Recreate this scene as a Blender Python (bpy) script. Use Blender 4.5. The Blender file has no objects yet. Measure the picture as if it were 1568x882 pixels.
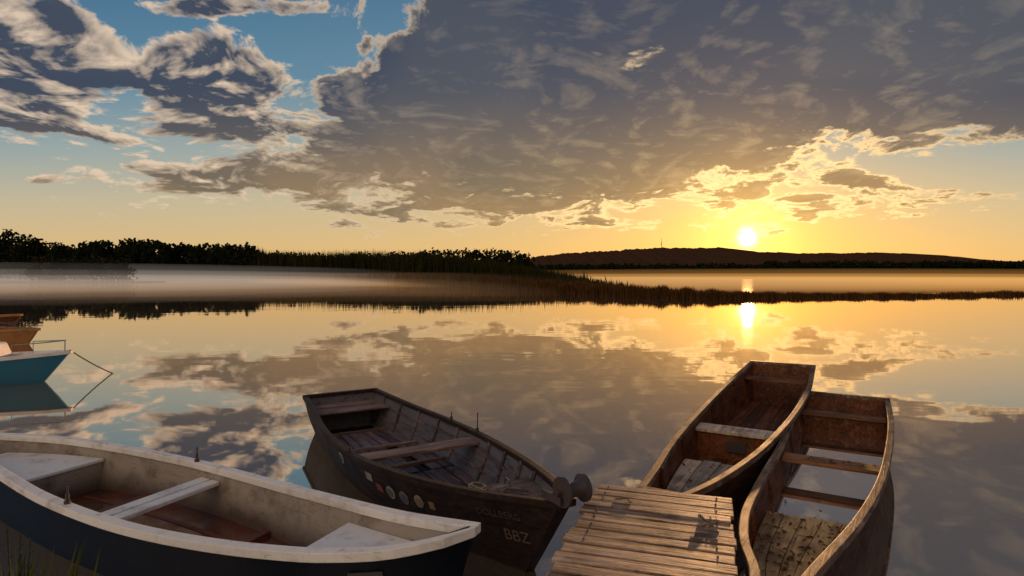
import bpy, math, random
import numpy as np
from mathutils import Vector, Matrix
random.seed(7); rng=np.random.default_rng(11)
scene=bpy.context.scene
scene.view_settings.view_transform='Standard'
scene.view_settings.look='None'
scene.view_settings.exposure=0
# ------------------------------------------------------------------ node helper
class NT:
    def __init__(s,nt): s.nt=nt; s.n=nt.nodes; s.l=nt.links
    def put(s,sock,v):
        if isinstance(v,bpy.types.NodeSocket): s.l.new(v,sock)
        else:
            try: sock.default_value=v
            except Exception:
                sock.default_value=(*v,1.0)
    def M(s,op,a,b=None,c=None,clamp=False):
        x=s.n.new('ShaderNodeMath'); x.operation=op; x.use_clamp=clamp
        s.put(x.inputs[0],a)
        if b is not None: s.put(x.inputs[1],b)
        if c is not None: s.put(x.inputs[2],c)
        return x.outputs[0]
    def V(s,op,a,b=None,c=None):
        x=s.n.new('ShaderNodeVectorMath'); x.operation=op
        s.put(x.inputs[0],a)
        if b is not None: s.put(x.inputs[1],b)
        if c is not None: s.put(x.inputs[2],c)
        return x.outputs['Value'] if op=='LENGTH' else x.outputs[0]
    def comb(s,x,y,z=0.0):
        c=s.n.new('ShaderNodeCombineXYZ'); s.put(c.inputs[0],x); s.put(c.inputs[1],y); s.put(c.inputs[2],z); return c.outputs[0]
    def sep(s,v):
        c=s.n.new('ShaderNodeSeparateXYZ'); s.put(c.inputs[0],v); return c.outputs
    def noise(s,vec,scale,detail=4,rough=.5,dist=0.0,out=0,dim='3D'):
        x=s.n.new('ShaderNodeTexNoise'); x.noise_dimensions=dim; s.put(x.inputs['Vector'],vec)
        x.inputs['Scale'].default_value=scale; x.inputs['Detail'].default_value=detail
        x.inputs['Roughness'].default_value=rough; x.inputs['Distortion'].default_value=dist
        return x.outputs[out]
    def mix(s,f,a,b,blend='MIX'):
        x=s.n.new('ShaderNodeMix'); x.data_type='RGBA'; x.blend_type=blend
        s.put(x.inputs[0],f)
        for i,v in ((6,a),(7,b)):
            if isinstance(v,bpy.types.NodeSocket): s.l.new(v,x.inputs[i])
            else: x.inputs[i].default_value=(v[0],v[1],v[2],1)
        return x.outputs[2]
    def ss(s,v,a,b,lo=0.0,hi=1.0):
        x=s.n.new('ShaderNodeMapRange'); x.interpolation_type='SMOOTHSTEP'
        s.put(x.inputs[0],v); x.inputs[1].default_value=a; x.inputs[2].default_value=b
        x.inputs[3].default_value=lo; x.inputs[4].default_value=hi
        return x.outputs[0]
    def ramp(s,f,pts,mode='LINEAR'):
        x=s.n.new('ShaderNodeValToRGB'); s.put(x.inputs[0],f); cr=x.color_ramp; cr.interpolation=mode
        while len(cr.elements)<len(pts): cr.elements.new(0.5)
        for e,(p,c) in zip(cr.elements,pts): e.position=p; e.color=(*c,1)
        return x.outputs[0]
# ------------------------------------------------------------------ sun / sky
SUNAZ=math.radians(21.1); SUNEL=math.radians(3.3)
SU=math.tan(SUNAZ); SV=0.061
world=bpy.data.worlds.new("World"); scene.world=world; world.use_nodes=True
try:
    world.cycles.sampling_method='NONE'
except Exception: pass
nt=world.node_tree; nt.nodes.clear(); W=NT(nt)
tc=W.n.new('ShaderNodeTexCoord').outputs['Generated']
D=W.V('NORMALIZE',tc)
dx,dy,dz=W.sep(D)
yc=W.M('MAXIMUM',dy,0.16)
u=W.M('DIVIDE',dx,yc); zz=W.M('MAXIMUM',dz,0.0); v=W.M('DIVIDE',zz,yc)
den=W.M('ADD',zz,0.2)
P=W.comb(W.M('DIVIDE',dx,den),W.M('DIVIDE',dy,den))
wv=W.noise(P,1.7,2,.5,out=1,dim='2D')
Pw=W.V('MULTIPLY_ADD',wv,(.35,.35,.35),P)
n=W.noise(Pw,3.4,8,.63,dim='2D')
n2=W.noise(W.V('ADD',Pw,(.045,-.03,0)),3.4,4,.6,dim='2D')
nf=W.noise(Pw,11.0,5,.62,dim='2D')
nb=W.noise(P,1.3,1,.5,dim='2D')
def px(x): return (x-784)/934
def py(y): return (420-y)/934
blobs=[(1080,40,480,190,0),(900,205,430,125,0),(1420,105,330,125,0),(655,160,240,130,1),
 (430,262,320,46,0),(60,90,165,115,0),(320,125,140,82,0),(330,198,230,38,0),
 (1315,310,145,24,0),(1310,280,55,15,0),(1175,350,55,8,0),(1090,318,70,16,0),(340,12,130,16,0),
 (740,300,330,46,0),(1950,110,420,130,0),(1400,-450,2000,300,0),(-350,150,300,160,0),(1450,-110,560,170,0)]
UV=W.comb(u,v)
ca,sa=math.cos(.45),math.sin(.45)
UVr=W.comb(W.M('ADD',W.M('MULTIPLY',u,ca),W.M('MULTIPLY',v,sa)),W.M('SUBTRACT',W.M('MULTIPLY',v,ca),W.M('MULTIPLY',u,sa)))
sdf=None
for cx,cy,rx,ry,rot in blobs:
    U,V_=px(cx),py(cy)
    if rot: U,V_=U*ca+V_*sa,V_*ca-U*sa
    sx,sy=934/rx,934/ry
    r=W.V('LENGTH',W.V('MULTIPLY_ADD',UVr if rot else UV,(sx,sy,0),(-U*sx,-V_*sy,0)))
    k=max(0.6,min(rx,ry)/100*1.7)
    val=W.M('MULTIPLY_ADD',r,-k,k)
    sdf=val if sdf is None else W.M('MAXIMUM',sdf,val)
sdf=W.M('MINIMUM',W.M('MAXIMUM',sdf,-1.2),1.0)
f1=W.M('MULTIPLY_ADD',n,2.6,W.M('MULTIPLY_ADD',nf,.9,W.M('ADD',sdf,-1.75)))
dens=W.ss(f1,-.02,.26)
thick=W.ss(f1,.02,.48)
du=W.M('SUBTRACT',u,SU); dv=W.M('SUBTRACT',v,SV)
sr=W.V('LENGTH',W.comb(du,dv))
def ex(r,s): return W.M('EXPONENT',W.M('MULTIPLY',r,-1.0/s))
srh=W.V('LENGTH',W.comb(W.M('MULTIPLY',du,.59),W.M('MULTIPLY',dv,1.55)))
g_far=ex(srh,.14); g_mid=ex(sr,.056); g_disc=ex(W.M('MULTIPLY',sr,sr),.00013)
g_edge=ex(W.V('LENGTH',W.comb(W.M('MULTIPLY',du,.6),dv)),.17)
clear=W.ramp(v,[(0,(.72,.43,.16)),(.05,(.66,.46,.22)),(.12,(.52,.45,.30)),(.2,(.31,.37,.36)),(.32,(.10,.23,.33)),(.5,(.05,.145,.26)),(1,(.03,.10,.22))])
gold=(1.0,.53,.09)
clear=W.mix(W.M('MULTIPLY',g_far,1.0,clamp=True),clear,gold)
lowv=W.ss(v,.32,.08)
dark=W.mix(lowv,(.038,.053,.090),(.190,.140,.088))
dark=W.mix(W.ss(nb,.42,.62),dark,W.mix(1.0,dark,(1.45,1.28,1.08),'MULTIPLY'))
dark=W.mix(W.M('MULTIPLY',g_far,.6,clamp=True),dark,(.46,.24,.06))
lite=W.mix(W.ss(u,-.55,.1),(.68,.53,.40),(.30,.26,.225))
lite=W.mix(W.M('MULTIPLY',g_edge,2.6,clamp=True),lite,(1.15,.78,.35))
rel=W.M('MULTIPLY',W.M('SUBTRACT',n2,n),5.5)
leftw=W.ss(u,-.2,-.5,.16,1.0)
fac=W.M('ADD',thick,W.M('MULTIPLY',rel,leftw))
fac=W.M('SUBTRACT',fac,W.M('MULTIPLY',W.M('MULTIPLY',g_edge,2.2),W.ss(f1,.42,.05)))
fac=W.M('ADD',fac,W.M('MULTIPLY',W.M('SUBTRACT',.5,nf),W.ss(u,-.2,-.5,.30,1.5)),clamp=True)
cloud=W.mix(fac,lite,dark)
skyc=W.mix(dens,clear,cloud)
trans=W.M('SUBTRACT',1.0,W.M('MULTIPLY',dens,.4))
def addc(base,f,col):
    return W.V('MULTIPLY_ADD',W.comb(f,f,f),col,base)
skyc=addc(skyc,W.M('MULTIPLY',g_mid,trans),(1.55,.84,.18))
skyc=addc(skyc,W.M('MULTIPLY',g_disc,W.M('SUBTRACT',1.0,W.M('MULTIPLY',dens,.8))),(7,5.6,3.0))
back=W.ss(dy,.1,-.5)
back_fill=W.mix(W.ss(dx,.7,-.7),(.22,.17,.145),(1.0,.78,.60))  # unseen sky behind the camera, brightened at left as fill light
skyc=W.mix(back,skyc,back_fill)
bg=W.n.new('ShaderNodeBackground'); W.l.new(skyc,bg.inputs[0]); bg.inputs[1].default_value=1.0
sk=W.n.new('ShaderNodeTexSky'); sk.sky_type='NISHITA'; sk.sun_disc=False
sk.sun_elevation=SUNEL; sk.sun_rotation=SUNAZ
bg2=W.n.new('ShaderNodeBackground'); W.l.new(sk.outputs[0],bg2.inputs[0]); bg2.inputs[1].default_value=.01
ad=W.n.new('ShaderNodeAddShader'); W.l.new(bg.outputs[0],ad.inputs[0]); W.l.new(bg2.outputs[0],ad.inputs[1])
wo=W.n.new('ShaderNodeOutputWorld'); W.l.new(ad.outputs[0],wo.inputs[0])
sl=bpy.data.lights.new("sun","SUN"); sl.energy=3.2; sl.angle=math.radians(.9); sl.color=(1,.52,.21)
so=bpy.data.objects.new("sun",sl); scene.collection.objects.link(so)
sdir=Vector((math.sin(SUNAZ)*math.cos(SUNEL),math.cos(SUNAZ)*math.cos(SUNEL),math.sin(SUNEL)))
so.rotation_euler=sdir.to_track_quat('Z','Y').to_euler()
# ------------------------------------------------------------------ materials
def newmat(name):
    m=bpy.data.materials.new(name); m.use_nodes=True; m.node_tree.nodes.clear(); return m,NT(m.node_tree)
def finish(N,shader):
    o=N.n.new('ShaderNodeOutputMaterial'); N.l.new(shader,o.inputs[0])
def pbsdf(N,col,rough,bump=None,bstr=.3,bdist=.01,spec=.5,metal=0.0):
    p=N.n.new('ShaderNodeBsdfPrincipled'); N.put(p.inputs['Base Color'],col if isinstance(col,bpy.types.NodeSocket) else (*col,1))
    N.put(p.inputs['Roughness'],rough); p.inputs['Specular IOR Level'].default_value=spec; p.inputs['Metallic'].default_value=metal
    if bump is not None:
        b=N.n.new('ShaderNodeBump'); b.inputs['Strength'].default_value=bstr; b.inputs['Distance'].default_value=bdist
        N.l.new(bump,b.inputs['Height']); N.l.new(b.outputs[0],p.inputs['Normal'])
    return p.outputs[0]
def objco(N): return N.n.new('ShaderNodeTexCoord').outputs['Object']
def attr(N,name='pv'):
    a=N.n.new('ShaderNodeAttribute'); a.attribute_name=name; return a.outputs['Fac']
def wood(name,c1,c2,grain=(1.2,30,30),rough=.7,stain=(.02,.012,.008),stainamt=.5,spec=.25,bstr=.5,wear=.35,wearcol=None):
    m,N=newmat(name); co=objco(N); pv=attr(N)
    off=N.comb(N.M('MULTIPLY',pv,37.0),N.M('MULTIPLY',pv,13.0),N.M('MULTIPLY',pv,5.0))
    g=N.V('MULTIPLY',N.V('ADD',co,off),grain)
    n1=N.noise(g,1.0,5,.65,.6); n2=N.noise(co,3.5,4,.6); n3=N.noise(g,3.2,3,.7)
    c=N.mix(N.ss(n1,.3,.7),c1,c2)
    vv=N.M('ADD',.55,N.M('MULTIPLY',pv,.9)); c=N.mix(1.0,c,N.comb(vv,vv,vv),'MULTIPLY')
    wc=wearcol or tuple(min(.6,x*1.5+.02) for x in c2)
    nw=N.noise(N.V('MULTIPLY',co,tuple(min(q,9)*.7+1 for q in grain)),1.6,6,.72)
    c=N.mix(N.ss(nw,.54,.62,0,wear),c,wc)
    c=N.mix(N.M('MULTIPLY',N.ss(n2,.48,.7),stainamt),c,stain)
    crack=N.ss(n3,.60,.70); c=N.mix(N.M('MULTIPLY',crack,.8),c,stain)
    h=N.M('SUBTRACT',N.M('ADD',n1,N.M('MULTIPLY',n3,.5)),crack)
    r=N.M('ADD',rough-.15,N.M('MULTIPLY',n2,.3))
    finish(N,pbsdf(N,c,r,h,bstr,.006,spec)); return m
def paint(name,c,dirt,rough=.4,dirtamt=.6,dirtscale=4.0,spec=.5,stretch=(1,1,1),zline=None):
    m,N=newmat(name); co=objco(N)
    n1=N.noise(N.V('MULTIPLY',co,stretch),dirtscale,6,.65); n2=N.noise(N.V('MULTIPLY',co,(2,2,9)),6,4,.65); n3=N.noise(co,60,2,.6)
    col=N.mix(N.M('MULTIPLY',N.ss(n1,.45,.75),dirtamt),c,dirt)
    col=N.mix(N.M('MULTIPLY',N.ss(n2,.58,.7),dirtamt*.7),col,dirt)
    col=N.mix(N.ss(n3,.66,.74,0,dirtamt),col,dirt)
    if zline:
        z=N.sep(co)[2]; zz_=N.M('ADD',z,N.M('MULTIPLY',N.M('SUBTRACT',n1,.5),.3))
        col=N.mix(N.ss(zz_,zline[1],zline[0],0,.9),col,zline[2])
    finish(N,pbsdf(N,col,N.M('ADD',rough,N.M('MULTIPLY',n1,.2)),N.M('ADD',n1,N.M('MULTIPLY',n3,.15)),.15,.01,spec)); return m
m_white=paint("white_paint",(.80,.76,.71),(.30,.22,.15),.35,.6)
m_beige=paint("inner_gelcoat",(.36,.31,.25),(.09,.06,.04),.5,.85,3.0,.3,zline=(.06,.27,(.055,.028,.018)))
m_navy=paint("navy_hull",(.004,.007,.014),(.018,.018,.02),.35,.4,spec=.12)
m_blue=paint("blue_hull",(.03,.18,.29),(.08,.12,.14),.4,.5,spec=.3)
m_orange=paint("orange_hull",(.33,.15,.04),(.08,.04,.02),.5,.7)
m_redfloor=paint("red_bilge",(.13,.035,.02),(.03,.014,.01),.3,.8,2.5)
m_dark=wood("tarred_wood",(.012,.007,.006),(.040,.024,.018),rough=.55,stainamt=.4,spec=.14,wear=.25)
m_int2=wood("grey_violet_wood",(.050,.031,.031),(.18,.12,.115),rough=.5,spec=.35)
m_int2x=wood("grey_thwart_wood",(.11,.060,.048),(.32,.20,.155),grain=(30,1.2,30),rough=.6)
m_int2p=paint("grey_paint_planking",(.12,.11,.12),(.03,.02,.018),.5,.9,4,.3,stretch=(.5,3,6))
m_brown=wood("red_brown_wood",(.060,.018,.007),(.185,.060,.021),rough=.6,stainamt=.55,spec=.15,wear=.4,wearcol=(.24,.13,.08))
m_out=wood("shaded_hull_wood",(.028,.012,.007),(.095,.042,.020),rough=.65,stainamt=.5,spec=.12)  # darker copy of the brown wood; shade on the flanks put into the colour
m_brownx=wood("red_brown_wood_cross",(.10,.038,.015),(.25,.11,.045),grain=(30,1.2,30),rough=.6,spec=.2)
m_rim=wood("rim_wood",(.09,.050,.028),(.26,.15,.088),rough=.6,spec=.25,stainamt=.75,wear=.6,wearcol=(.40,.32,.25))
m_gold=wood("ochre_boards",(.28,.13,.04),(.58,.33,.12),rough=.45,stainamt=.55,grain=(1.2,22,22),spec=.4)
m_pale=wood("pale_boards",(.28,.20,.14),(.56,.43,.32),rough=.6,stainamt=.5,grain=(1.2,22,22))
m_dock=wood("dock_planks",(.115,.072,.048),(.42,.28,.19),grain=(1.3,26,26),rough=.6,stainamt=.65,spec=.3,bstr=.8,wear=.55,wearcol=(.48,.38,.30))
m_metal=paint("rusty_steel",(.05,.04,.04),(.09,.035,.015),.45,.8,12)
m_galv=paint("galvanised",(.30,.28,.26),(.12,.08,.05),.35,.5,10)
m_rope=wood("rope",(.16,.11,.07),(.30,.24,.17),grain=(40,40,40),rough=.9)
m_leaf=wood("dead_leaves",(.05,.022,.008),(.16,.07,.02),grain=(9,9,9),rough=.8)
def flat(name,c,r=.5):
    m,N=newmat(name); co=objco(N); n1=N.noise(co,30,5,.6)
    finish(N,pbsdf(N,N.mix(N.ss(n1,.45,.65,0,.75),c,tuple(x*.35+.01 for x in c)),r)); return m
# ------------------------------------------------------------------ mesh builder
class MB:
    def __init__(s): s.v=[]; s.f=[]; s.a=[]
    def add(s,vs,fs,val=None):
        o=len(s.v); s.v+= [tuple(p) for p in vs]
        if val is None: val=random.random()
        for f in fs: s.f.append([i+o for i in f]); s.a.append(val)
    def prism(s,top,bot,val=None):
        k=len(top); vs=list(top)+list(bot)
        fs=[list(range(k)),list(range(2*k-1,k-1,-1))]
        for i in range(k):
            j=(i+1)%k; fs.append([i,i+k,j+k,j])
        s.add(vs,fs,val)
    def box(s,c,d,val=None,rz=0.0,rx=0.0):
        R=Matrix.Rotation(rz,3,'Z')@Matrix.Rotation(rx,3,'X'); c=Vector(c)
        q=[(-1,-1),(1,-1),(1,1),(-1,1)]
        t=[c+R@Vector((a*d[0]/2,b*d[1]/2,d[2]/2)) for a,b in q]; bt=[c+R@Vector((a*d[0]/2,b*d[1]/2,-d[2]/2)) for a,b in q]
        s.prism(t,bt,val)
    def tube(s,pts,r,seg=8,val=.5,cap=True):
        pts=[Vector(p) for p in pts]; rings=[]
        rr=r if isinstance(r,(list,tuple)) else [r]*len(pts)
        for i,p in enumerate(pts):
            t=(pts[min(i+1,len(pts)-1)]-pts[max(i-1,0)]).normalized()
            a=t.cross(Vector((0,0,1)) if abs(t.z)<.9 else Vector((1,0,0))).normalized(); b=t.cross(a)
            rings.append([p+(a*math.cos(2*math.pi*k/seg)+b*math.sin(2*math.pi*k/seg))*rr[i] for k in range(seg)])
        vs=[q for R_ in rings for q in R_]; fs=[]
        for i in range(len(pts)-1):
            for k in range(seg):
                fs.append([i*seg+k,i*seg+(k+1)%seg,(i+1)*seg+(k+1)%seg,(i+1)*seg+k])
        if cap: fs.append(list(range(seg))[::-1]); fs.append([ (len(pts)-1)*seg+k for k in range(seg)])
        s.add(vs,fs,val)
    def obj(s,name,mat,parent=None,smooth=False,bevel=0.0,fix=True):
        me=bpy.data.meshes.new(name); me.from_pydata(s.v,[],s.f); me.update()
        at=me.attributes.new('pv','FLOAT','FACE'); at.data.foreach_set('value',np.array(s.a,dtype=np.float32))
        me.materials.append(mat)
        if fix:
            import bmesh
            bm=bmesh.new(); bm.from_mesh(me); bmesh.ops.recalc_face_normals(bm,faces=bm.faces); bm.to_mesh(me); bm.free()
        if smooth:
            me.polygons.foreach_set('use_smooth',[True]*len(me.polygons))
        ob=bpy.data.objects.new(name,me); scene.collection.objects.link(ob)
        if bevel:
            b=ob.modifiers.new('bevel','BEVEL'); b.width=bevel; b.segments=2; b.limit_method='ANGLE'; b.angle_limit=math.radians(50)
        if smooth:
            try:
                es=ob.modifiers.new('es','EDGE_SPLIT'); es.split_angle=math.radians(40)
            except Exception: pass
        if parent: ob.parent=parent
        return ob
def empty(name,loc=(0,0,0),rz=0.0):
    e=bpy.data.objects.new(name,None); scene.collection.objects.link(e); e.location=loc; e.rotation_euler=(0,0,rz); e.empty_display_size=.2; return e
def smoothtab(tab,N=400,win=None):
    xs=np.array([t[0] for t in tab],float); ys=np.array([t[1] for t in tab],float)
    X=np.linspace(xs[0],xs[-1],N)
    m=np.gradient(ys,xs)
    Y=np.zeros(N)
    for i,x in enumerate(X):
        k=min(max(np.searchsorted(xs,x)-1,0),len(xs)-2); h=xs[k+1]-xs[k]; t=(x-xs[k])/h
        Y[i]=(2*t**3-3*t**2+1)*ys[k]+(t**3-2*t**2+t)*h*m[k]+(-2*t**3+3*t**2)*ys[k+1]+(t**3-t**2)*h*m[k+1]
    return lambda q: float(np.interp(q,X,Y))
class Boat:
    def __init__(s,name,O,d,P,Nn,H,zb=-.1,thick=.025,rake0=.1,rake1=.4,fl=(1,.97,.93,.88,.82,.76,.70),z0=0.0):
        s.root=empty(name,(O[0],O[1],z0),math.atan2(d[1],d[0]))
        s.P=smoothtab(P); s.N=smoothtab(Nn); s.H=smoothtab(H)
        s.x0=P[0][0]; s.x1=P[-1][0]; s.zb=zb; s.th=thick; s.r0=rake0; s.r1=rake1; s.fl=fl
    def fac(s,g): return float(np.interp(g,np.linspace(0,1,len(s.fl)),s.fl))
    def ch(s,x): p,n_=s.P(x),s.N(x); return (p+n_)/2,(p-n_)/2
    def remap(s,x,g,ins=0.0):
        t=(x-s.x0)/(s.x1-s.x0); a=s.x0+s.r0*g+ins; b=s.x1-s.r1*g-ins*(1.0)
        return a+t*(b-a)
    def unmap(s,X,g,ins=0.0):
        a=s.x0+s.r0*g+ins; b=s.x1-s.r1*g-ins
        return s.x0+(X-a)/(b-a)*(s.x1-s.x0)
    def pt(s,x,g,side,inner=False,extra=0.0):
        c,h=s.ch(x); ins=s.th if inner else 0
        hh=max(h*s.fac(g)-ins-extra,.004)
        H=s.H(x); zb=s.zb+(.03 if inner else 0)
        return Vector((s.remap(x,g,ins),c+side*hh,H+(zb-H)*g))
    def at(s,X,z,f):   # inner lateral position f in -1..1 at true local x and height
        x=X
        for _ in range(3):
            H=s.H(x); g=min(max((H-z)/(H-s.zb-.03),0),1); x=min(max(s.unmap(X,g,s.th),s.x0),s.x1)
        c,h=s.ch(x); hh=max(h*s.fac(g)-s.th-.002,.004)
        return Vector((X,c+f*hh,z))
    def hull(s,mout,min_,mgun,gw=.06,gh=.035,NS=56,mfloor=None,out=.014):
        G=[0,.08,.2,.35,.5,.65,.8,.92,1.0]
        for inner,mat,nm in ((False,mout,'hull_shell'),(True,min_,'hull_inner')):
            mb=MB(); xs=np.linspace(s.x0,s.x1,NS); rows=[]
            for x in xs:
                r=[s.pt(x,g,1,inner) for g in G]; 
                l=[s.pt(x,g,-1,inner) for g in G][::-1]
                mid=[r[-1].lerp(l[0],.5)]
                rows.append(r+mid+l)
            K=len(rows[0]); vs=[q for r in rows for q in r]; fs=[]
            for i in range(NS-1):
                for k in range(K-1): fs.append([i*K+k,(i+1)*K+k,(i+1)*K+k+1,i*K+k+1])
            for i in (0,NS-1):
                for k in range(len(G)-1): 
                    a=i*K+k;b=i*K+k+1;c=i*K+K-2-k;d=i*K+K-1-k
                    fs.append([a,b,c,d])
            mb.add(vs,fs,.5); mb.obj(nm,mat,s.root,smooth=True)
        mb=MB(); xs=np.linspace(s.x0,s.x1,NS)
        for side in (1,-1):
            vs=[]
            for x in xs:
                c,h=s.ch(x); H=s.H(x); o=h+out; i_=max(h-gw,.003)
                X=s.remap(x,0,-out)
                for yy,z in ((o,H+.010),(o,H-gh),(i_,H-gh),(i_,H+.010)): vs.append(Vector((X,c+side*yy,z)))
            fs=[]
            for i in range(NS-1):
                for k in range(4): fs.append([i*4+k,i*4+(k+1)%4,(i+1)*4+(k+1)%4,(i+1)*4+k])
            fs+= [[0,1,2,3],[(NS-1)*4+k for k in (3,2,1,0)]]
            mb.add(vs,fs,.5+.1*side)
        for x,sg in ((s.x0,1),(s.x1,-1)):
            c,h=s.ch(x)
            if h>.08:
                H=s.H(x); a=x-sg*(out+.004); b=x+sg*gw
                t=[(a,c-h-out,H+.013),(b,c-h-out,H+.013),(b,c+h+out,H+.013),(a,c+h+out,H+.013)]
                mb.prism([Vector(q) for q in t],[Vector((q[0],q[1],q[2]-gh-.005)) for q in t],.4)
        mb.obj('gunwale',mgun,s.root,bevel=.006)
    def strip(s,mb,X0,X1,f0,f1,z,th=.022,n=6,val=None,zf=None):
        vs_t=[];k=n
        for i in range(n+1):
            X=X0+(X1-X0)*i/n; zi=z if zf is None else zf(X)
            vs_t.append((s.at(X,zi,f0),s.at(X,zi,f1)))
        vs=[];fs=[]
        for a,b in vs_t: vs+=[a,b,b-Vector((0,0,th)),a-Vector((0,0,th))]
        for i in range(n):
            for q in range(4): fs.append([i*4+q,i*4+(q+1)%4,(i+1)*4+(q+1)%4,(i+1)*4+q])
        fs+=[[0,1,2,3],[n*4+3,n*4+2,n*4+1,n*4]]
        mb.add(vs,fs,val)
    def ribs(s,Xs,mat,w=.035,d=.022,name='ribs',bottom=True):
        mb=MB()
        for X in Xs:
            for side in (1,-1):
                G=[.03,.2,.4,.6,.8,.97]; vs=[]
                for g in G:
                    x=min(max(s.unmap(X,g,s.th),s.x0),s.x1)
                    a=s.pt(x,g,side,True,-.004); b=s.pt(x,g,side,True,d)
                    for p,o in ((a,-w/2),(b,-w/2),(b,w/2),(a,w/2)): vs.append(p+Vector((o,0,0)))
                fs=[]
                for i in range(len(G)-1):
                    for q in range(4): fs.append([i*4+q,i*4+(q+1)%4,(i+1)*4+(q+1)%4,(i+1)*4+q])
                fs.append([0,1,2,3]); mb.add(vs,fs)
        mb.obj(name,mat,s.root,bevel=.003)
    def frame(s,x,g,side):
        p=s.pt(x,g,side); tx=(s.pt(x+.02,g,side)-s.pt(x-.02,g,side)).normalized(); up=(s.pt(x,g-.03,side)-s.pt(x,g+.03,side)).normalized()
        nrm=tx.cross(up).normalized()
        if nrm.y*side<0: nrm=-nrm
        up=nrm.cross(tx).normalized()
        if up.z<0: up=-up
        return p,tx,up,nrm
    def sticker(s,x,g,side,r,mat,name,inner_mat=None,w=None):
        p,tx,up,nr=s.frame(x,g,side)
        mb=MB(); p=p+nr*.006
        if w: pts=[p+tx*a*w+up*b*r for a,b in ((-1,-1),(1,-1),(1,1),(-1,1))]
        else: pts=[p+(tx*math.cos(a)+up*math.sin(a))*r for a in np.linspace(0,2*math.pi,24,endpoint=False)]
        mb.prism([q+nr*.002 for q in pts],[q-nr*.004 for q in pts],.5); mb.obj(name,mat,s.root)
        if inner_mat:
            mb=MB(); pts=[p+nr*.003+(tx*math.cos(a)+up*math.sin(a))*r*.7 for a in np.linspace(0,2*math.pi,20,endpoint=False)]
            mb.prism([q+nr*.0015 for q in pts],[q-nr*.0005 for q in pts],.5); mb.obj(name+'_centre',inner_mat,s.root)
    def text(s,txt,x,g,side,size,mat,name):
        p,tx,up,nr=s.frame(x,g,side)
        cu=bpy.data.curves.new(name,'FONT'); cu.body=txt; cu.size=size; cu.align_x='CENTER'; cu.align_y='CENTER'; cu.extrude=.001
        cu.materials.append(mat); ob=bpy.data.objects.new(name,cu); scene.collection.objects.link(ob); ob.parent=s.root
        R=Matrix((tx,up,nr)).transposed().to_4x4(); ob.matrix_local=Matrix.Translation(p+nr*.008)@R
# ================================================================== WHITE ROWBOAT (left foreground)
b1=Boat("white_rowboat",(-4.5,5.25),(.918,-.397),
 [(-1.0,.12),(-.5,.36),(0,.53),(.7,.64),(1.38,.67),(2.53,.555),(3.455,.35),(4.23,.13),(4.68,.02)],
 [(-1.0,0.02),(-.4,-.07),(.0,-.12),(.58,-.23),(1.51,-.40),(2.33,-.48),(2.97,-.49),(3.58,-.475),(4.02,-.435),(4.43,-.30),(4.6,-.15),(4.68,-.02)],
 [(-1.0,.5),(0,.47),(1.5,.42),(3,.43),(4,.51),(4.68,.60)],zb=-.14,thick=.03,rake1=.22,fl=(1,.985,.96,.93,.88,.82,.74))
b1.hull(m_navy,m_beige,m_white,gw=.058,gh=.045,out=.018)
mb=MB(); b1.strip(mb,-.4,.62,-.98,.98,.33,.03,10,.5); mb.obj('stern_seat',m_white,b1.root,bevel=.008)
mb=MB(); b1.strip(mb,1.84,1.95,-.985,.985,.32,.035,3,.5); b1.strip(mb,1.97,2.07,-.985,.985,.32,.035,3,.6); mb.obj('thwart',m_white,b1.root,bevel=.008)
mb=MB(); b1.strip(mb,3.62,4.55,-.985,.985,.40,.03,14,.5,zf=lambda X:.36+.08*(X-3.6)); 
mb.obj('bow_deck',m_white,b1.root,bevel=.008)
mb=MB(); b1.strip(mb,-.6,4.1,-1,1,.045,.02,24,.5); mb.obj('bilge_floor',m_redfloor,b1.root)
mb=MB()
for f in (-.45,0,.45): b1.strip(mb,.7,3.6,f-.04,f+.04,.075,.03,16)
b1.strip(mb,1.2,1.28,-.98,.98,.10,.04,3); b1.strip(mb,2.7,2.78,-.98,.98,.10,.04,3)
mb.obj('keelson_strips',m_redfloor,b1.root,bevel=.004)
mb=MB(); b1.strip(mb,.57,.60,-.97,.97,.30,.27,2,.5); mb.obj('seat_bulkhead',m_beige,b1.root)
mb=MB()
for X,sd in ((1.75,1),(1.75,-1)):
    c,h=b1.ch(X); y=c+sd*(h-.03); z=b1.H(X)
    mb.tube([(X,y,z),(X,y,z+.03),(X,y,z+.031),(X,y,z+.13)],[.022,.022,.007,.007]); mb.tube([(X,y,z+.04),(X,y,z+.075)],.014)
mb.obj('oarlock_pins',m_metal,b1.root)
b1.sticker(4.28,.28,-1,.075,flat("number_plate",(.05,.045,.05)),'number_plate',w=.095)
b1.text("45",4.28,.28,-1,.13,flat("plate_digits",(.16,.08,.06)),'plate_digits')
# ================================================================== DARK WOODEN ROWBOAT
hw=[(0,.47),(.75,.55),(1.9,.665),(2.7,.655),(3.4,.55),(4.1,.375),(4.5,.235),(4.78,.11),(4.92,.05)]
b2=Boat("dark_wooden_rowboat",(-2.23,7.955),(.522,-.853),hw,[(a,-b) for a,b in hw],
 [(0,.46),(1.5,.41),(3,.43),(4.2,.52),(4.92,.60)],zb=-.12,thick=.022,rake0=.12,rake1=.5,fl=(1,.97,.93,.88,.81,.74,.66))
b2.hull(m_dark,m_int2p,m_dark,gw=.05,gh=.035)
mb=MB()
for z in (0.30,.16):
    for side in (1,-1):
        vs=[]
        XS=np.linspace(.1,4.5,40)
        for X in XS:
            zz_=z*b2.H(X)/.43; p=b2.at(X,zz_,side); q=b2.at(X,zz_-.02,side)
            vs+=[p,p-Vector((0,side*.012,0)),q-Vector((0,side*.012,0)),q]
        fs=[[i*4+k,i*4+(k+1)%4,(i+1)*4+(k+1)%4,(i+1)*4+k] for i in range(len(XS)-1) for k in range(4)]
        mb.add(vs,fs)
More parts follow.
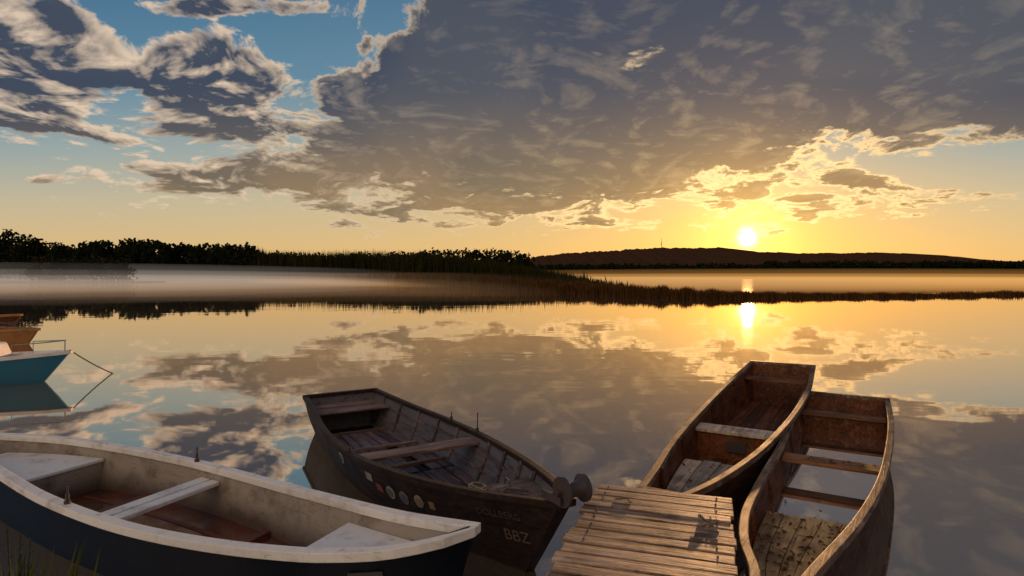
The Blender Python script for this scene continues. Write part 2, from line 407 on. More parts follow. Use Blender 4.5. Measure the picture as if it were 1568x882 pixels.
mb.obj('inner_stringers',m_int2,b2.root)
b2.ribs([.35,.8,1.25,1.7,2.15,2.9,3.3,3.7,4.05],m_int2)
mb=MB()
for k in range(3): b2.strip(mb,.03+.17*k,.19+.17*k,-.985,.985,.33,.025,3)
mb.obj('stern_seat',m_int2x,b2.root,bevel=.004)
mb=MB(); b2.strip(mb,2.44,2.53,-.985,.985,.35,.03,2); b2.strip(mb,2.54,2.66,-.985,.985,.352,.03,2); mb.obj('thwart',m_int2x,b2.root,bevel=.005)
mb=MB()
fe=np.linspace(-.96,.96,9)
for i in range(8):
    a,b=fe[i]+.012,fe[i+1]-.012
    segs=[(.5,1.35),(1.37,2.35),(2.37,3.2),(3.22,3.9)]
    for j,(p,q) in enumerate(segs):
        if (i,j) in ((5,1),(2,2)): continue
        b2.strip(mb,p+random.uniform(0,.03),q,a,b,.06+random.uniform(0,.012),.02,4)
mb.obj('floor_boards',m_int2,b2.root,bevel=.003)
mb=MB(); b2.strip(mb,.15,4.2,-1,1,.02,.01,12,.2); mb.obj('bilge',m_dark,b2.root)
mb=MB()
for X in (.6,1.36,2.1,3.2): b2.strip(mb,X,X+.05,-.97,.97,.09,.03,2)
mb.obj('floor_battens',m_int2x,b2.root,bevel=.003)
mb=MB()
for i in range(4):
    f=np.linspace(-1,1,5); b2.strip(mb,3.92,4.72,f[i]*.985+.01,f[i+1]*.985-.01,.43,.022,8,zf=lambda X:.405+.1*(X-3.92)/.9)
mb.obj('bow_deck',m_int2x,b2.root,bevel=.003)
mb=MB()
for X,sd,hh in ((2.55,1,.2),(1.95,1,.1),(2.55,-1,.06)):
    c,h=b2.ch(X); y=c+sd*(h-.02); z=b2.H(X); mb.tube([(X,y,z-.02),(X,y,z+.045)],.018); mb.tube([(X,y,z),(X+.01,y,z+hh)],.006)
mb.tube([(4.15,-.1,.445),(4.3,.0,.47),(4.6,0,.52),(4.85,.0,.62)],.007)
mb.tube([(4.3,.12,.455),(4.2,.0,.46),(4.3,-.13,.46)],.008)
mb.tube([(4.0,.1,.43),(4.02,.1,.47),(4.1,.08,.475),(4.12,.08,.435)],.006)
mb.obj('iron_fittings',m_metal,b2.root)
mb=MB()
pts=[(3.98+.09*math.cos(a)*(1-.04*a),-.12+.07*math.sin(a)*(1-.04*a),.43+.01*a/6) for a in np.linspace(0,11,50)]
pts+= [(4.2,-.12,.45),(4.45,-.05,.485),(4.7,-.02,.53)]
mb.tube(pts,.007,6); mb.obj('bow_rope',m_rope,b2.root,smooth=True)
mb=MB(); cx,cz=4.98,.69
prof=[(-.085,.092),(-.07,.092),(-.062,.06),(-.03,.045),(.03,.045),(.062,.06),(.07,.085),(.085,.085)]
mb.tube([(cx,p[0],cz) for p in prof],[p[1] for p in prof],28,.4)
mb.tube([(cx,-.12,cz),(cx,.12,cz)],.014,10,.6)
ro=mb.obj('anchor_roller',m_metal,b2.root,smooth=True)
mb=MB(); mb.box((4.9,.105,.64),(.2,.012,.05),.5,0,0); mb.box((4.9,-.105,.64),(.2,.012,.05),.5); mb.box((4.82,0,.615),(.1,.22,.012),.5)
mb.obj('roller_bracket',m_metal,b2.root,bevel=.002)
sw=flat("sticker_white",(.34,.32,.28)); sg=flat("sticker_green",(.08,.15,.07)); sy=flat("sticker_yellow",(.26,.19,.07)); sk_=flat("sticker_dark",(.04,.04,.05)); sb_=flat("sticker_blue",(.06,.10,.2)); sr_=flat("sticker_red",(.25,.04,.03))
b2.sticker(2.35,.2,-1,.055,sw,'badge_club',sk_); b2.sticker(3.0,.24,-1,.035,sw,'badge_label',w=.05); b2.sticker(3.18,.36,-1,.035,sr_,'badge_small',w=.05)
b2.sticker(3.36,.36,-1,.058,sw,'badge_green',sg); b2.sticker(3.56,.36,-1,.058,sy,'badge_round',sb_); b2.sticker(3.76,.33,-1,.052,sw,'badge_pale',sy); b2.sticker(3.92,.33,-1,.03,sy,'badge_tag',w=.03)
tl=flat("hull_lettering",(.15,.10,.065)); b2.text("BBZ",4.74,.44,-1,.12,tl,'registration'); b2.text("DOLLBERG",4.54,.22,-1,.075,flat("faded_name",(.08,.052,.036)),'boat_name')
# ================================================================== BROWN PUNT
b3=Boat("brown_wooden_punt",(1.1,4.42),(.52,.854),
 [(-.1,.15),(.4,.21),(.96,.29),(2.96,.44),(4.5,.49),(6.05,.455)],[(-.1,-.17),(.14,-.24),(1.05,-.40),(2.23,-.50),(4.3,-.54),(6.05,-.46)],
 [(-.1,.45),(1,.44),(3,.46),(4.5,.50),(6.05,.60)],zb=-.08,thick=.025,rake0=.05,rake1=.3,fl=(1,.98,.955,.93,.9,.87,.84))
b3.hull(m_out,m_brown,m_rim,gw=.045,gh=.04)
b3.ribs([.5,1.6,3.2,3.9,4.6,5.2],m_brown,w=.05,d=.03)
mb=MB(); b3.strip(mb,2.25,2.52,-.985,.985,.36,.035,3); mb.obj('thwart',m_pale,b3.root,bevel=.005)
mb=MB(); b3.strip(mb,2.28,2.31,-.97,.97,.32,.28,2); b3.strip(mb,2.47,2.5,-.97,.97,.32,.28,2); mb.obj('fish_well_panel',m_brown,b3.root,bevel=.004)
mb=MB(); c=b3.at(2.265,.2,.0); mb.box(c,(.012,.2,.11),.5); mb.obj('metal_plate',m_metal,b3.root,bevel=.002)
mb=MB(); b3.strip(mb,5.35,5.6,-.985,.985,.44,.03,3); mb.obj('far_seat',m_brownx,b3.root,bevel=.005)
mb=MB(); f=np.linspace(-.97,.97,5)
for i in range(4): b3.strip(mb,.0,1.62+random.uniform(-.03,.03),f[i]+.012,f[i+1]-.012,.21,.025,5)
mb.obj('near_floor_boards',m_pale,b3.root,bevel=.003)
mb=MB()
f=np.linspace(-.97,.97,6)
for i in range(5): b3.strip(mb,1.0,5.6,f[i]+.006,f[i+1]-.006,.06,.02,8)
mb.obj('floor_boards',m_brown,b3.root,bevel=.003)
mb=MB(); b3.strip(mb,.1,5.7,-1,1,.025,.01,12,.2); mb.obj('bilge',m_brown,b3.root)
# ================================================================== WATERLOGGED PUNT
b4=Boat("waterlogged_punt",(1.44,3.23),(.525,.851),
 [(-.5,.09),(-.1,.14),(.3,.27),(.7,.345),(1.37,.385),(2.7,.41),(4,.46),(5.4,.475)],[(-.5,-.05),(.09,-.145),(1.016,-.313),(1.955,-.427),(3.0,-.486),(4.2,-.51),(5.4,-.475)],
 [(-.5,.44),(1,.40),(3,.38),(4.5,.41),(5.4,.45)],zb=-.12,thick=.028,rake0=.1,rake1=.22,fl=(1,.975,.945,.91,.87,.82,.76))
b4.hull(m_out,m_brown,m_rim,gw=.045,gh=.04)
b4.ribs([.9,1.8,3.4,4.2],m_brown,w=.04,d=.02)
mb=MB(); b4.strip(mb,2.55,2.76,-.985,.985,.32,.035,3); mb.obj('thwart',m_brownx,b4.root,bevel=.005)
mb=MB(); b4.strip(mb,4.55,4.75,-.985,.985,.35,.03,3); mb.obj('far_seat',m_brownx,b4.root,bevel=.005)
mb=MB(); b4.strip(mb,4.60,4.64,-.97,.97,.32,.36,2); mb.obj('far_bulkhead',m_brown,b4.root,bevel=.005)
mb=MB(); f=np.linspace(-.98,.98,6)
for i in range(5): b4.strip(mb,-.35,1.52+random.uniform(-.04,.04),f[i]+.008,f[i+1]-.008,.17,.03,6,zf=lambda X:.24-.035*X)
mb.obj('near_floor_boards',m_gold,b4.root,bevel=.003)
m,N=newmat("bilge_water"); gl=N.n.new('ShaderNodeBsdfGlossy'); gl.inputs['Roughness'].default_value=.01; gl.inputs['Color'].default_value=(1,.93,.86,1)
df=N.n.new('ShaderNodeBsdfDiffuse'); df.inputs['Color'].default_value=(.20,.16,.12,1)
mx=N.n.new('ShaderNodeMixShader'); mx.inputs[0].default_value=.9; N.l.new(df.outputs[0],mx.inputs[1]); N.l.new(gl.outputs[0],mx.inputs[2]); finish(N,mx.outputs[0]); m_bw=m
mb=MB(); b4.strip(mb,.4,4.9,-1.0,1.0,.14,.01,24,.5); mb.obj('bilge_water',m_bw,b4.root)
m,N=newmat("bilge_water_thin"); gl=N.n.new('ShaderNodeBsdfGlossy'); gl.inputs['Roughness'].default_value=.03; gl.inputs['Color'].default_value=(.8,.75,.75,1)
co=objco(N); nn_=N.noise(co,3,5,.6)
df=N.n.new('ShaderNodeBsdfDiffuse'); N.l.new(N.mix(N.ss(nn_,.35,.65),(.13,.035,.02),(.04,.016,.01)),df.inputs['Color'])
mx=N.n.new('ShaderNodeMixShader'); N.l.new(N.ss(nn_,.3,.6,.14,.5),mx.inputs[0]); N.l.new(df.outputs[0],mx.inputs[1]); N.l.new(gl.outputs[0],mx.inputs[2]); finish(N,mx.outputs[0])
mb=MB(); b1.strip(mb,.5,3.2,-1.0,1.0,.065,.004,16,.5); mb.obj('bilge_water',m,b1.root)
def leaves(name,boat,X0,X1,f0,f1,zf,nn,parent,size=(.012,.03)):
    mb=MB()
    for i in range(nn):
        X=random.uniform(X0,X1); 
        p=boat.at(X,zf(X)+.006,random.uniform(f0,f1)); s_=random.uniform(*size); a=random.uniform(0,6.28)
        k=[(1,0),(.3,.45),(-.9,.2),(-.9,-.25),(.3,-.4)]
        vs=[p+Vector(((q[0]*math.cos(a)-q[1]*math.sin(a))*s_,(q[0]*math.sin(a)+q[1]*math.cos(a))*s_,random.uniform(0,.014))) for q in k]
        mb.add(vs,[[0,1,2,3,4]])
    mb.obj(name,m_leaf,parent,fix=False)
leaves('dead_leaves',b4,-.2,1.45,-.95,.95,lambda X:.24-.035*X,200,b4.root)
leaves('leaf_litter',b3,.2,1.55,-.9,.9,lambda X:.21,45,b3.root)
leaves('seat_litter',b4,2.57,2.74,-.9,.9,lambda X:.32,22,b4.root)
leaves('floating_leaves',b4,1.6,2.4,-.9,.9,lambda X:.137,14,b4.root,(.008,.018))
leaves('floor_litter',b2,.7,3.8,-.9,.9,lambda X:.072,60,b2.root)
# ================================================================== DOCK
dk=empty("wooden_dock",(0,0,0),0)
ddir=Vector((-.397,-1.215)).normalized()
rzd=math.atan2(ddir.y,ddir.x)+math.pi/2
dk.location=(1.04,4.245,0); dk.rotation_euler=(0,0,rzd)
mb=MB(); y=0; rx_=0
for i in range(28):
    wdt=random.uniform(.098,.124); L=.90+random.uniform(-.035,.03); 
    mb.box((random.uniform(-.018,.018),-y-wdt/2,.488+random.uniform(-.005,.005)),(L,wdt-.019,.028),None,random.uniform(-.017,.017),random.uniform(-.025,.025)); y+=wdt
    if y>3.4: break
mb.obj('planks',m_dock,dk,bevel=.005)
mb=MB()
for xx in (-.36,.36): mb.box((xx,-1.7,.42),(.07,3.36,.1),.3)
for xx in (-.40,.40):
    for yy in (-.12,-1.7,-3.0): mb.tube([(xx,yy,-.9),(xx,yy,.40)],.055,12,.2)
mb.obj('beams_and_piles',m_dark,dk,bevel=.004)
mb=MB()
for i in range(9):
    for xx in (-.36,.36):
        mb.tube([(xx+random.uniform(-.015,.015),-.055-.111*i,.49),(xx,-.055-.111*i,.5045)],.0055,8)
mb.obj('nails',m_metal,dk)
mb=MB()
pts=[(.30+.10*math.cos(a*1.3)*(.3+.1*a)*.8,-.42-.05*math.sin(a*2.1)-.018*a,.510+.004*math.sin(a*3)) for a in np.linspace(0,7,60)]
mb.tube(pts,.006,6)
mb.tube([(-.28,-.30,.508),(-.2,-.27,.512),(-.17,-.33,.508)],.005,6)
mb.obj('rope_scrap',m_rope,dk,smooth=True)
# ================================================================== MOORED BLUE SAILBOAT, ORANGE BOAT
hb=[(0,.75),(1.5,.85),(3,.72),(4.2,.38),(4.8,.1),(4.9,.03)]
b5=Boat("blue_sailing_dinghy",(-13.1,10.55),(.983,.185),hb,[(a,-b) for a,b in hb],[(0,.48),(2.5,.44),(4.9,.56)],zb=-.2,thick=.04,rake0=.1,rake1=.6,fl=(1,.97,.92,.85,.75,.62,.45))
b5.hull(m_blue,m_white,m_white,gw=.10,gh=.05,out=.02)
mb=MB(); b5.strip(mb,3.9,4.75,-.99,.99,.42,.03,8,.5,zf=lambda X:.44+.07*(X-3.6)); b5.strip(mb,.2,3.9,-1,1,.18,.02,8,.5); mb.obj('foredeck',m_white,b5.root)
mb=MB()
t=[(3.65,-.36,.72),(3.65,.36,.72),(2.2,.45,.82),(2.2,-.45,.82)]; bt=[(3.85,-.40,.2),(3.85,.40,.2),(2.1,.5,.2),(2.1,-.5,.2)]
mb.prism([Vector(q) for q in t],[Vector(q) for q in bt],.5); mb.obj('cabin',m_white,b5.root,bevel=.03)
mb=MB(); mb.box((3.25,-.405,.62),(.45,.03,.09),.5); mb.obj('cabin_window',flat("dark_glass",(.01,.012,.015),.1),b5.root,bevel=.01)
mb=MB()
for sd in (1,-1): mb.tube([(4.1,sd*.33,.5),(4.1,sd*.33,.72),(4.5,sd*.2,.74),(4.8,sd*.03,.76)],.01)
mb.tube([(4.8,0,.56),(4.8,0,.76)],.01); mb.obj('pulpit_rail',m_galv,b5.root)
mb=MB()
def rope(a,b,sag,n=14): 
    return [Vector(a).lerp(Vector(b),i/n)-Vector((0,0,sag*4*(i/n)*(1-i/n))) for i in range(n+1)]
b5m=Matrix.Translation(b5.root.location)@Matrix.Rotation(b5.root.rotation_euler.z,4,'Z'); inv=b5m.inverted()
mb.tube([inv@q for q in rope((-8.3,11.45,.58),(-8.05,12.35,-.02),.03)],.012,6)
mb.obj('mooring_line',m_rope,b5.root)
ho=[(0,.6),(1.5,.7),(3,.55),(4,.25),(4.4,.05)]
b6=Boat("orange_wooden_rowboat",(-17.75,18.3),(.975,-.22),ho,[(a,-b) for a,b in ho],[(0,.55),(2,.42),(4.4,.46)],zb=-.15,thick=.04,rake0=.1,rake1=.5)
b6.hull(m_orange,m_brown,m_orange,gw=.06,gh=.06)
mb=MB(); b6.strip(mb,3.2,4.1,-.98,.98,.40,.03,6); b6.strip(mb,1.6,1.9,-.98,.98,.35,.03,3); b6.strip(mb,2.4,2.7,-.98,.98,.35,.03,3); b6.strip(mb,.2,4.0,-1,1,.05,.02,6); mb.obj('seats_and_deck',m_orange,b6.root)
mb=MB(); mb.tube([(.8,.1,.5),(2.1,.3,.62),(3.5,.1,.52)],.03); mb.tube([(3.3,0,.4),(3.3,0,.62),(3.9,0,.62)],.012); mb.obj('oar_and_rail',m_metal,b6.root)
b7=Boat("brown_wooden_rowboat",(-20.6,20.6),(.99,-.1),ho,[(a,-b) for a,b in ho],[(0,.75),(2,.6),(4.4,.68)],zb=-.15,thick=.04,rake0=.1,rake1=.5)
b7.hull(m_brown,m_brown,m_orange,gw=.06,gh=.06)
mb=MB(); b7.strip(mb,3.2,4.0,-.98,.98,.55,.03,6); b7.strip(mb,1.6,1.9,-.98,.98,.5,.03,3); b7.strip(mb,.2,4.0,-1,1,.05,.02,6); mb.obj('seats',m_orange,b7.root)
# ================================================================== WATER
m,N=newmat("lake_water"); co=objco(N)
na=N.noise(N.V('MULTIPLY',co,(.5,1.0,1)),1.1,2,.5); nb_=N.noise(N.V('MULTIPLY',co,(.05,.12,1)),1.0,2,.55)
patch=N.ss(nb_,.45,.65,.25,1.0)
h=N.M('MULTIPLY',na,patch)
bp=N.n.new('ShaderNodeBump'); bp.inputs['Strength'].default_value=.5; bp.inputs['Distance'].default_value=.009; N.l.new(h,bp.inputs['Height'])
gl=N.n.new('ShaderNodeBsdfGlossy'); gl.inputs['Roughness'].default_value=.018; gl.inputs['Color'].default_value=(1.0,.87,.75,1); N.l.new(bp.outputs[0],gl.inputs['Normal'])
df=N.n.new('ShaderNodeBsdfDiffuse'); df.inputs['Color'].default_value=(.18,.14,.10,1)
fr=N.n.new('ShaderNodeFresnel'); fr.inputs[0].default_value=1.33
fa=N.M('ADD',.62,N.M('MULTIPLY',fr.outputs[0],.38),clamp=True)
mx=N.n.new('ShaderNodeMixShader'); N.l.new(fa,mx.inputs[0]); N.l.new(df.outputs[0],mx.inputs[1]); N.l.new(gl.outputs[0],mx.inputs[2]); finish(N,mx.outputs[0])
mb=MB(); mb.add([(-3000,-60,0),(3000,-60,0),(3000,3000,0),(-3000,3000,0)],[[0,1,2,3]],.5); mb.obj('lake_water',m,fix=False)
# ================================================================== LAND
m,N=newmat("dark_soil_grass"); n1=N.noise(objco(N),.8,6,.6); finish(N,pbsdf(N,N.mix(n1,(.03,.022,.01),(.06,.045,.02)),1,spec=0)); m_soil=m
m,N=newmat("hazy_hill_forest"); n1=N.noise(objco(N),.02,6,.7); finish(N,pbsdf(N,N.mix(n1,(.05,.022,.010),(.10,.05,.026)),1.0,spec=.0)); m_hill=m  # haze over the hill is put into its warm brown colour
front=[(-161,311,3),(-96,233,3),(-57,187,3),(-26,133,2.8),(-8.8,98,2.2),(1.3,75,1.6),(7.5,60,1.2),(12,52,1.05),(16.6,49,.75),(22.5,50.5,.5),(28.7,52,.42),(35,53,.4),(49,58,.5),(80,62,.6),(130,66,.6)]
wd=[30,30,26,20,15,11,8,6,5,4,3.2,3,3.2,4,5]
mb=MB(); vs=[]
for (x,y,h),w in zip(front,wd): vs+=[(x,y,-.05),(x+w*.12,y+w*.25,.12),(x+w*.3,y+w*.8,.15),(x+w*.4,y+w,-.05)]
mb.add(vs,[[i*4+k,(i+1)*4+k,(i+1)*4+k+1,i*4+k+1] for i in range(len(front)-1) for k in range(3)],.5); mb.obj('reed_spit_ground',m_soil)
def sheet(name,pts,z,mat):
    mb=MB(); c=(sum(p[0] for p in pts)/len(pts),sum(p[1] for p in pts)/len(pts))
    ins=[(c[0]+(p[0]-c[0])*.97,c[1]+(p[1]-c[1])*.97,z) for p in pts]; n_=len(pts)
    vs=[(p[0],p[1],-.1) for p in pts]+ins
    mb.add(vs,[[i,(i+1)%n_,n_+(i+1)%n_,n_+i] for i in range(n_)]+[[n_+i for i in range(n_)]],.5); mb.obj(name,mat)
sheet('far_shore_ground',[(-1500,330),(-300,330),(-100,345),(0,372),(120,368),(300,362),(800,350),(2800,350),(2800,2900),(-2800,2900)],.4,m_soil)
sheet('left_bank_ground',[(-400,120),(-150,140),(-128,168),(-115,215),(-120,262),(-150,300),(-400,320)],.35,m_soil)
prof=[(-2800,40),(-1500,45),(-600,48),(0,55),(60,66),(120,78),(200,86),(390,98),(578,109),(850,110),(980,96),(1110,89),(1280,86),(1390,91),(1600,88),(1700,72),(1800,60),(1930,54),(2150,50),(3200,52)]
NH=900
hx=np.linspace(-2800,3200,NH); hh=np.interp(hx,[p[0] for p in prof],[p[1] for p in prof])
nz=np.convolve(rng.normal(0,1,NH+40),np.ones(9)/9,'same')[:NH]*5+rng.normal(0,1,NH)*1.6
vs=[];ys=[1750,2000,2250,2500,2800]; hf=[0,.45,.8,1,.2]
for yy,f_ in zip(ys,hf):
    for i,x in enumerate(hx): vs.append((x,yy,hh[i]*f_+(nz[i] if f_>.4 else 0)))
K=len(hx); mb=MB(); mb.add(vs,[[j*K+i,j*K+i+1,(j+1)*K+i+1,(j+1)*K+i] for j in range(4) for i in range(K-1)],.5); mb.obj('hill',m_hill,smooth=False)
mb=MB(); mx_=(1013-784)/934*2500
for s_ in range(3):
    a=s_*2.094; mb.tube([(mx_+2.2*math.cos(a),2500+2.2*math.sin(a),105),(mx_,2500,140)],.6,5)
mb.tube([(mx_,2500,130),(mx_,2500,150)],.8,5); mb.box((mx_,2500,128),(5,5,1)); mb.box((mx_,2500,134),(4,4,1)); mb.obj('radio_mast',m_metal)
def reedmat(name,c1,c2,tr=.25):
    m,N=newmat(name); pv=attr(N); c=N.mix(pv,c1,c2)
    d=N.n.new('ShaderNodeBsdfDiffuse'); N.l.new(c,d.inputs[0]); t=N.n.new('ShaderNodeBsdfTranslucent'); N.l.new(c,t.inputs[0])
    x=N.n.new('ShaderNodeMixShader'); x.inputs[0].default_value=tr; N.l.new(d.outputs[0],x.inputs[1]); N.l.new(t.outputs[0],x.inputs[2]); finish(N,x.outputs[0]); return m
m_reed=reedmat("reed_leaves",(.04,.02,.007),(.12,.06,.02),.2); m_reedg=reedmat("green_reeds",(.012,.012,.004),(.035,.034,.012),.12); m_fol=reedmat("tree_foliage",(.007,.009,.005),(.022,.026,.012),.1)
def blades(name,X,Y,Hh,Wd,mat,z0=0.0,lean=.12):
    n_=len(X); ang=rng.uniform(-.9,.9,n_); lx=rng.normal(0,lean,n_)*Hh; ly=rng.normal(0,lean,n_)*Hh
    V_=np.zeros((n_,4,3)); cx,sy=np.cos(ang)*Wd/2,np.sin(ang)*Wd/2
    V_[:,0]=np.stack([X-cx,Y-sy,np.full(n_,z0)],1); V_[:,1]=np.stack([X+cx,Y+sy,np.full(n_,z0)],1)
    V_[:,2]=np.stack([X+cx*.7+lx*.4,Y+sy*.7+ly*.4,z0+Hh*.6],1); V_[:,3]=np.stack([X+lx,Y+ly,z0+Hh],1)
    me=bpy.data.meshes.new(name); me.vertices.add(n_*4); me.vertices.foreach_set('co',V_.reshape(-1)); me.loops.add(n_*4); me.polygons.add(n_)
    me.loops.foreach_set('vertex_index',np.arange(n_*4)); me.polygons.foreach_set('loop_start',np.arange(n_)*4)
    me.update(calc_edges=True); at=me.attributes.new('pv','FLOAT','FACE'); at.data.foreach_set('value',rng.uniform(0,1,n_).astype(np.float32)); me.materials.append(mat)
    ob=bpy.data.objects.new(name,me); scene.collection.objects.link(ob); return ob
fx=np.array([p[0] for p in front],float); fy=np.array([p[1] for p in front],float); fh=np.array([p[2] for p in front],float); fw=np.array(wd,float)
T=np.arange(len(front))
n_=46000; t=rng.uniform(0,len(front)-1,n_); t=np.concatenate([t,rng.uniform(4,11,22000)]); n_=len(t)
dep=rng.beta(1.1,1.4,n_); w_=np.interp(t,T,fw)
lump=.75+.35*np.sin(t*9.3+1)*np.sin(t*23.7)+rng.uniform(-.15,.15,n_)
X=np.interp(t,T,fx)+w_*.36*dep+rng.normal(0,.3,n_); Y=np.interp(t,T,fy)+w_*dep*.95+rng.normal(0,.25,n_)+.3*np.sin(t*31)
Hh=np.interp(t,T,fh)*np.clip(lump,.35,1.2)*rng.uniform(.55,1.05,n_)
blades('reed_grass',X,Y,Hh,np.interp(Y,[50,100,300],[.06,.16,.5]),m_reed)
bed=[(-166,310,5),(-159,300,8),(-141,290,14),(-117,270,15.0),(-100,255,11.5),(-86,240,11.3),(-61,215,10.6),(-37.5,190,9.6),(-16.7,150,7.4),(-6.1,130,5.5),(1.9,110,3.7),(6.7,95,2.3),(10,85,1.2)]
bx=np.array([p[0] for p in bed],float); by=np.array([p[1] for p in bed],float); bh=np.array([p[2] for p in bed],float)
n_=42000; t=rng.uniform(0,len(bed)-1,n_); X=np.interp(t,range(len(bed)),bx)+rng.normal(0,2,n_); Y=np.interp(t,range(len(bed)),by)+rng.uniform(-12,12,n_)
lump=.9+.1*np.sin(t*14)+.06*np.sin(t*41); Hh=np.interp(t,range(len(bed)),bh)*lump*rng.uniform(.5,1.03,n_)
blades('reed_bed',X,Y,Hh,np.interp(Y,[90,300],[.25,.6]),m_reedg,lean=.05)
def trees(name,lst,mat,leaf=1.0,per=260):
    Vs=[];cnt=0; tr=MB()
    for (x,y,h,w) in lst:
        nl=random.randint(6,9); lobes=[]
        for k in range(nl):
            a=random.uniform(0,6.28); r=random.uniform(0,.36)*w; zc=random.uniform(.30,.80)*h
            lobes.append((x+r*math.cos(a),y+r*math.sin(a),zc,random.uniform(.18,.32)*w,random.uniform(.12,.2)*h))
        lobes.append((x,y,h*.82,w*.22,h*.17)); lobes.append((x,y,h*.3,w*.45,h*.28)); lobes.append((x,y,h*.15,w*.55,h*.16))
        for k in range(per):
            L=random.choice(lobes); d=Vector((random.gauss(0,1),random.gauss(0,1),random.gauss(0,1))).normalized()*random.uniform(.1,1.05)**.6
            p=Vector((L[0]+d.x*L[3],L[1]+d.y*L[3],max(L[2]+d.z*L[4],.2)))
            s_=leaf*random.uniform(.5,1.2); q=Vector((random.gauss(0,1),random.gauss(0,1)*.4,random.gauss(0,1))).normalized(); r=q.cross(Vector((random.gauss(0,.4),1,random.gauss(0,.4)))).normalized()
            Vs.append([p-q*s_*.5,p+r*s_*.45,p+q*s_*.6,p-r*s_*.4])
        tr.tube([(x,y,0),(x+random.uniform(-.3,.3),y,h*.4),(x,y,h*.75)],[.025*h,.018*h,.006*h],6,.2)
        for k in range(3):
            a=random.uniform(0,6.28); tr.tube([(x,y,h*.35),(x+math.cos(a)*w*.3,y+math.sin(a)*w*.3,h*.65)],[.012*h,.004*h],5,.2)
    mb=MB()
    for q in Vs: mb.v+= [tuple(k) for k in q]; o=len(mb.v)-4; mb.f.append([o,o+1,o+2,o+3]); mb.a.append(random.random())
    o=len(mb.v); mb.v+=tr.v; mb.f+=[[i+o for i in f] for f in tr.f]; mb.a+=[0.0]*len(tr.f)
    return mb.obj(name,mat,fix=False)
L=[]
for pxx,top in ((-330,350),(-280,345),(-230,352),(-180,348),(-130,352),(-90,346),(-50,350),(-15,343),(12,347),(30,354),(48,360),(62,364),(78,370),(92,369)):
    d=170+random.uniform(-8,8); hgt=2+(420-top)/934*d; L.append(((pxx-784)/934*d,d,hgt,hgt*.62))
for k in range(26):
    pxx=-340+k*17; d=185+random.uniform(-5,5); hgt=2+(420-random.uniform(374,383))/934*d; L.append(((pxx-784)/934*d,d,hgt,hgt*.8))
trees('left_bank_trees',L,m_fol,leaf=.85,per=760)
L=[]
for pxx in range(100,380,9):
    top=377+random.uniform(-3,3)
    if 118<pxx<172: top=367+random.uniform(-2,3)
    elif 185<pxx<250: top=365+random.uniform(-2,2)
    elif pxx>=250: top=372+random.uniform(-2,3)
    d=255+random.uniform(-10,10); hgt=2+(420-top)/934*d; L.append(((pxx-784)/934*d,d,hgt,hgt*.6))
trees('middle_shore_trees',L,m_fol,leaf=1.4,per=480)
L=[]
for pxx in range(360,812,8):
    top=386+random.uniform(-3,3)
    if pxx>640: top=380+random.uniform(-2.5,4)
    if pxx>795: top=386
    d=385+random.uniform(-8,8); hgt=2+(420-top)/934*d; L.append(((pxx-784)/934*d,d,hgt,hgt*.7))
for pxx in range(812,1900,7):
    top=404+random.uniform(-2.0,2.0)
    if pxx>1170: top=400+random.uniform(-3,2.5)
    d=385+random.uniform(-6,12); hgt=2+(420-top)/934*d; L.append(((pxx-784)/934*d,d,hgt,hgt*1.1))
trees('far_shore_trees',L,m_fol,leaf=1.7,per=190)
L=[]
for i in range(46):
    t_=random.uniform(.8,9); x=float(np.interp(t_,range(len(bed)),bx)); y=float(np.interp(t_,range(len(bed)),by)); h=float(np.interp(t_,range(len(bed)),bh))*random.uniform(.75,.98); L.append((x+random.uniform(-3,3),y+random.uniform(-6,8),h,h*random.uniform(.8,1.4)))
trees('willow_scrub',L,m_reedg,leaf=.8,per=420)
L=[]
for pxx in range(60,200,12):
    d=150+random.uniform(-6,6); hgt=2+(420-random.uniform(390,397))/934*d; L.append(((pxx-784)/934*d,d,hgt,hgt*.9))
trees('bank_scrub',L,m_reedg,leaf=.7,per=300)
sheet('scrub_islet_ground',[(-125,140),(-92,142),(-88,156),(-125,162)],.25,m_soil)
# ================================================================== MIST, self-lit: scattered light put in as emission
mats={}
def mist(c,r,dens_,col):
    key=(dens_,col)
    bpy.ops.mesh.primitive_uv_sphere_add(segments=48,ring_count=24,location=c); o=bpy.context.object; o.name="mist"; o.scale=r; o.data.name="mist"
    if key not in mats:
        m,N=newmat("self_lit_mist"); v_=N.n.new('ShaderNodeVolumeAbsorption'); v_.inputs['Color'].default_value=(0,0,0,1); v_.inputs['Density'].default_value=dens_
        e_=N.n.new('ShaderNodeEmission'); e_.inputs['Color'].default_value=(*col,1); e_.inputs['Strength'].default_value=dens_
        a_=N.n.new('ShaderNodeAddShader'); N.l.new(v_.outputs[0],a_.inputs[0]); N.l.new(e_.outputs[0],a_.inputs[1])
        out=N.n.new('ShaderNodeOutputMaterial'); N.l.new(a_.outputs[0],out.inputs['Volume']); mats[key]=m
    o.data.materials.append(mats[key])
og=(.86,.40,.10); og2=(.95,.56,.20); gr=(.46,.39,.33); bw=(.38,.22,.11)  # emitted glow: orange towards the sun, grey at left, brown between
mist((90,200,0),(170,125,1.2),.0048,og2); mist((95,215,0),(180,135,2.4),.0024,og); mist((100,225,0),(190,140,4.0),.0008,og)
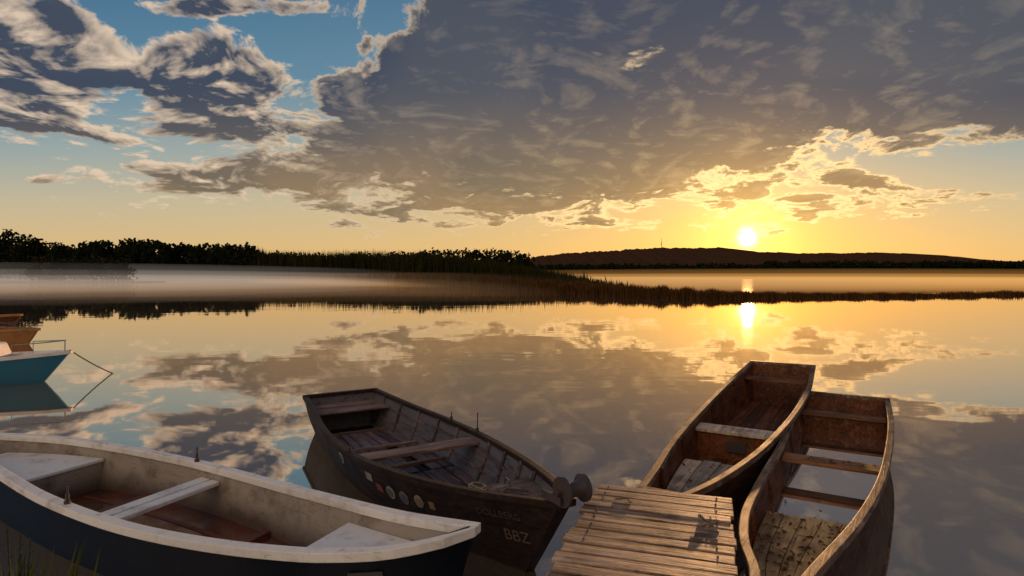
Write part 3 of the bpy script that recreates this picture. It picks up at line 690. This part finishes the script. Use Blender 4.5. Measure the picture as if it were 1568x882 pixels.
mist((-130,145,0),(110,95,.9),.0070,gr); mist((-135,155,0),(115,95,2.0),.0045,gr); mist((-135,165,0),(125,105,3.4),.0022,gr); mist((-140,175,0),(135,110,5.2),.0009,gr)
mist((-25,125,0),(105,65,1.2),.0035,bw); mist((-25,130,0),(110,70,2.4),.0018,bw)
# ================================================================== NEAR BANK + GRASS
mb=MB(); vs=[]
gx=np.linspace(-9,9,40); gy=np.linspace(-12,2.4,24)
for y in gy:
    for x in gx: vs.append((x,y,-.15+.5*min(1,max(0,(2.3-y)/2.2))+.05*math.sin(x*2.1+y)+.04*math.sin(x*5+y*3)))
mb.add(vs,[[j*40+i,j*40+i+1,(j+1)*40+i+1,(j+1)*40+i] for j in range(23) for i in range(39)],.5); mb.obj('grassy_bank',m_soil,smooth=True)
m_gr=reedmat("bank_grass",(.03,.045,.012),(.09,.11,.03))
n_=420; X=rng.normal(-2.30,.14,n_); Y=rng.normal(2.66,.1,n_); Hh=rng.uniform(.35,.80,n_); blades('bank_grass',X,Y,Hh,np.full(n_,.006),m_gr,z0=-.05,lean=.13)
mb=MB()
for k in range(8):
    bx_=-2.11+random.uniform(-.14,.07); by_=2.66+random.uniform(-.06,.06); H_=random.uniform(.70,.95); lx=random.uniform(-.08,.08)
    mb.tube([(bx_,by_,-.05),(bx_+lx*.5,by_,H_*.5),(bx_+lx,by_,H_)],[.004,.003,.0015],5,.3)
    for j in range(16):
        z=H_*(.35+.65*j/16); a=random.uniform(0,6.28); s_=.035*(1-.4*j/16); p=Vector((bx_+lx*z/H_,by_,z)); q=Vector((math.cos(a),math.sin(a),.5))*s_; r=Vector((-math.sin(a),math.cos(a),0))*s_*.3
        mb.add([p,p+q*.5+r,p+q,p+q*.5-r],[[0,1,2,3]])
mb.obj('leafy_weed',m_gr,fix=False)
# ================================================================== CAMERA
cam=bpy.data.cameras.new("camera"); co_=bpy.data.objects.new("camera",cam); scene.collection.objects.link(co_)
co_.location=(0,0,2); co_.rotation_euler=(math.radians(90),0,0); cam.sensor_width=36; cam.lens=934/1568*36; cam.shift_y=-21/1568; cam.clip_start=.05; cam.clip_end=12000
scene.camera=co_
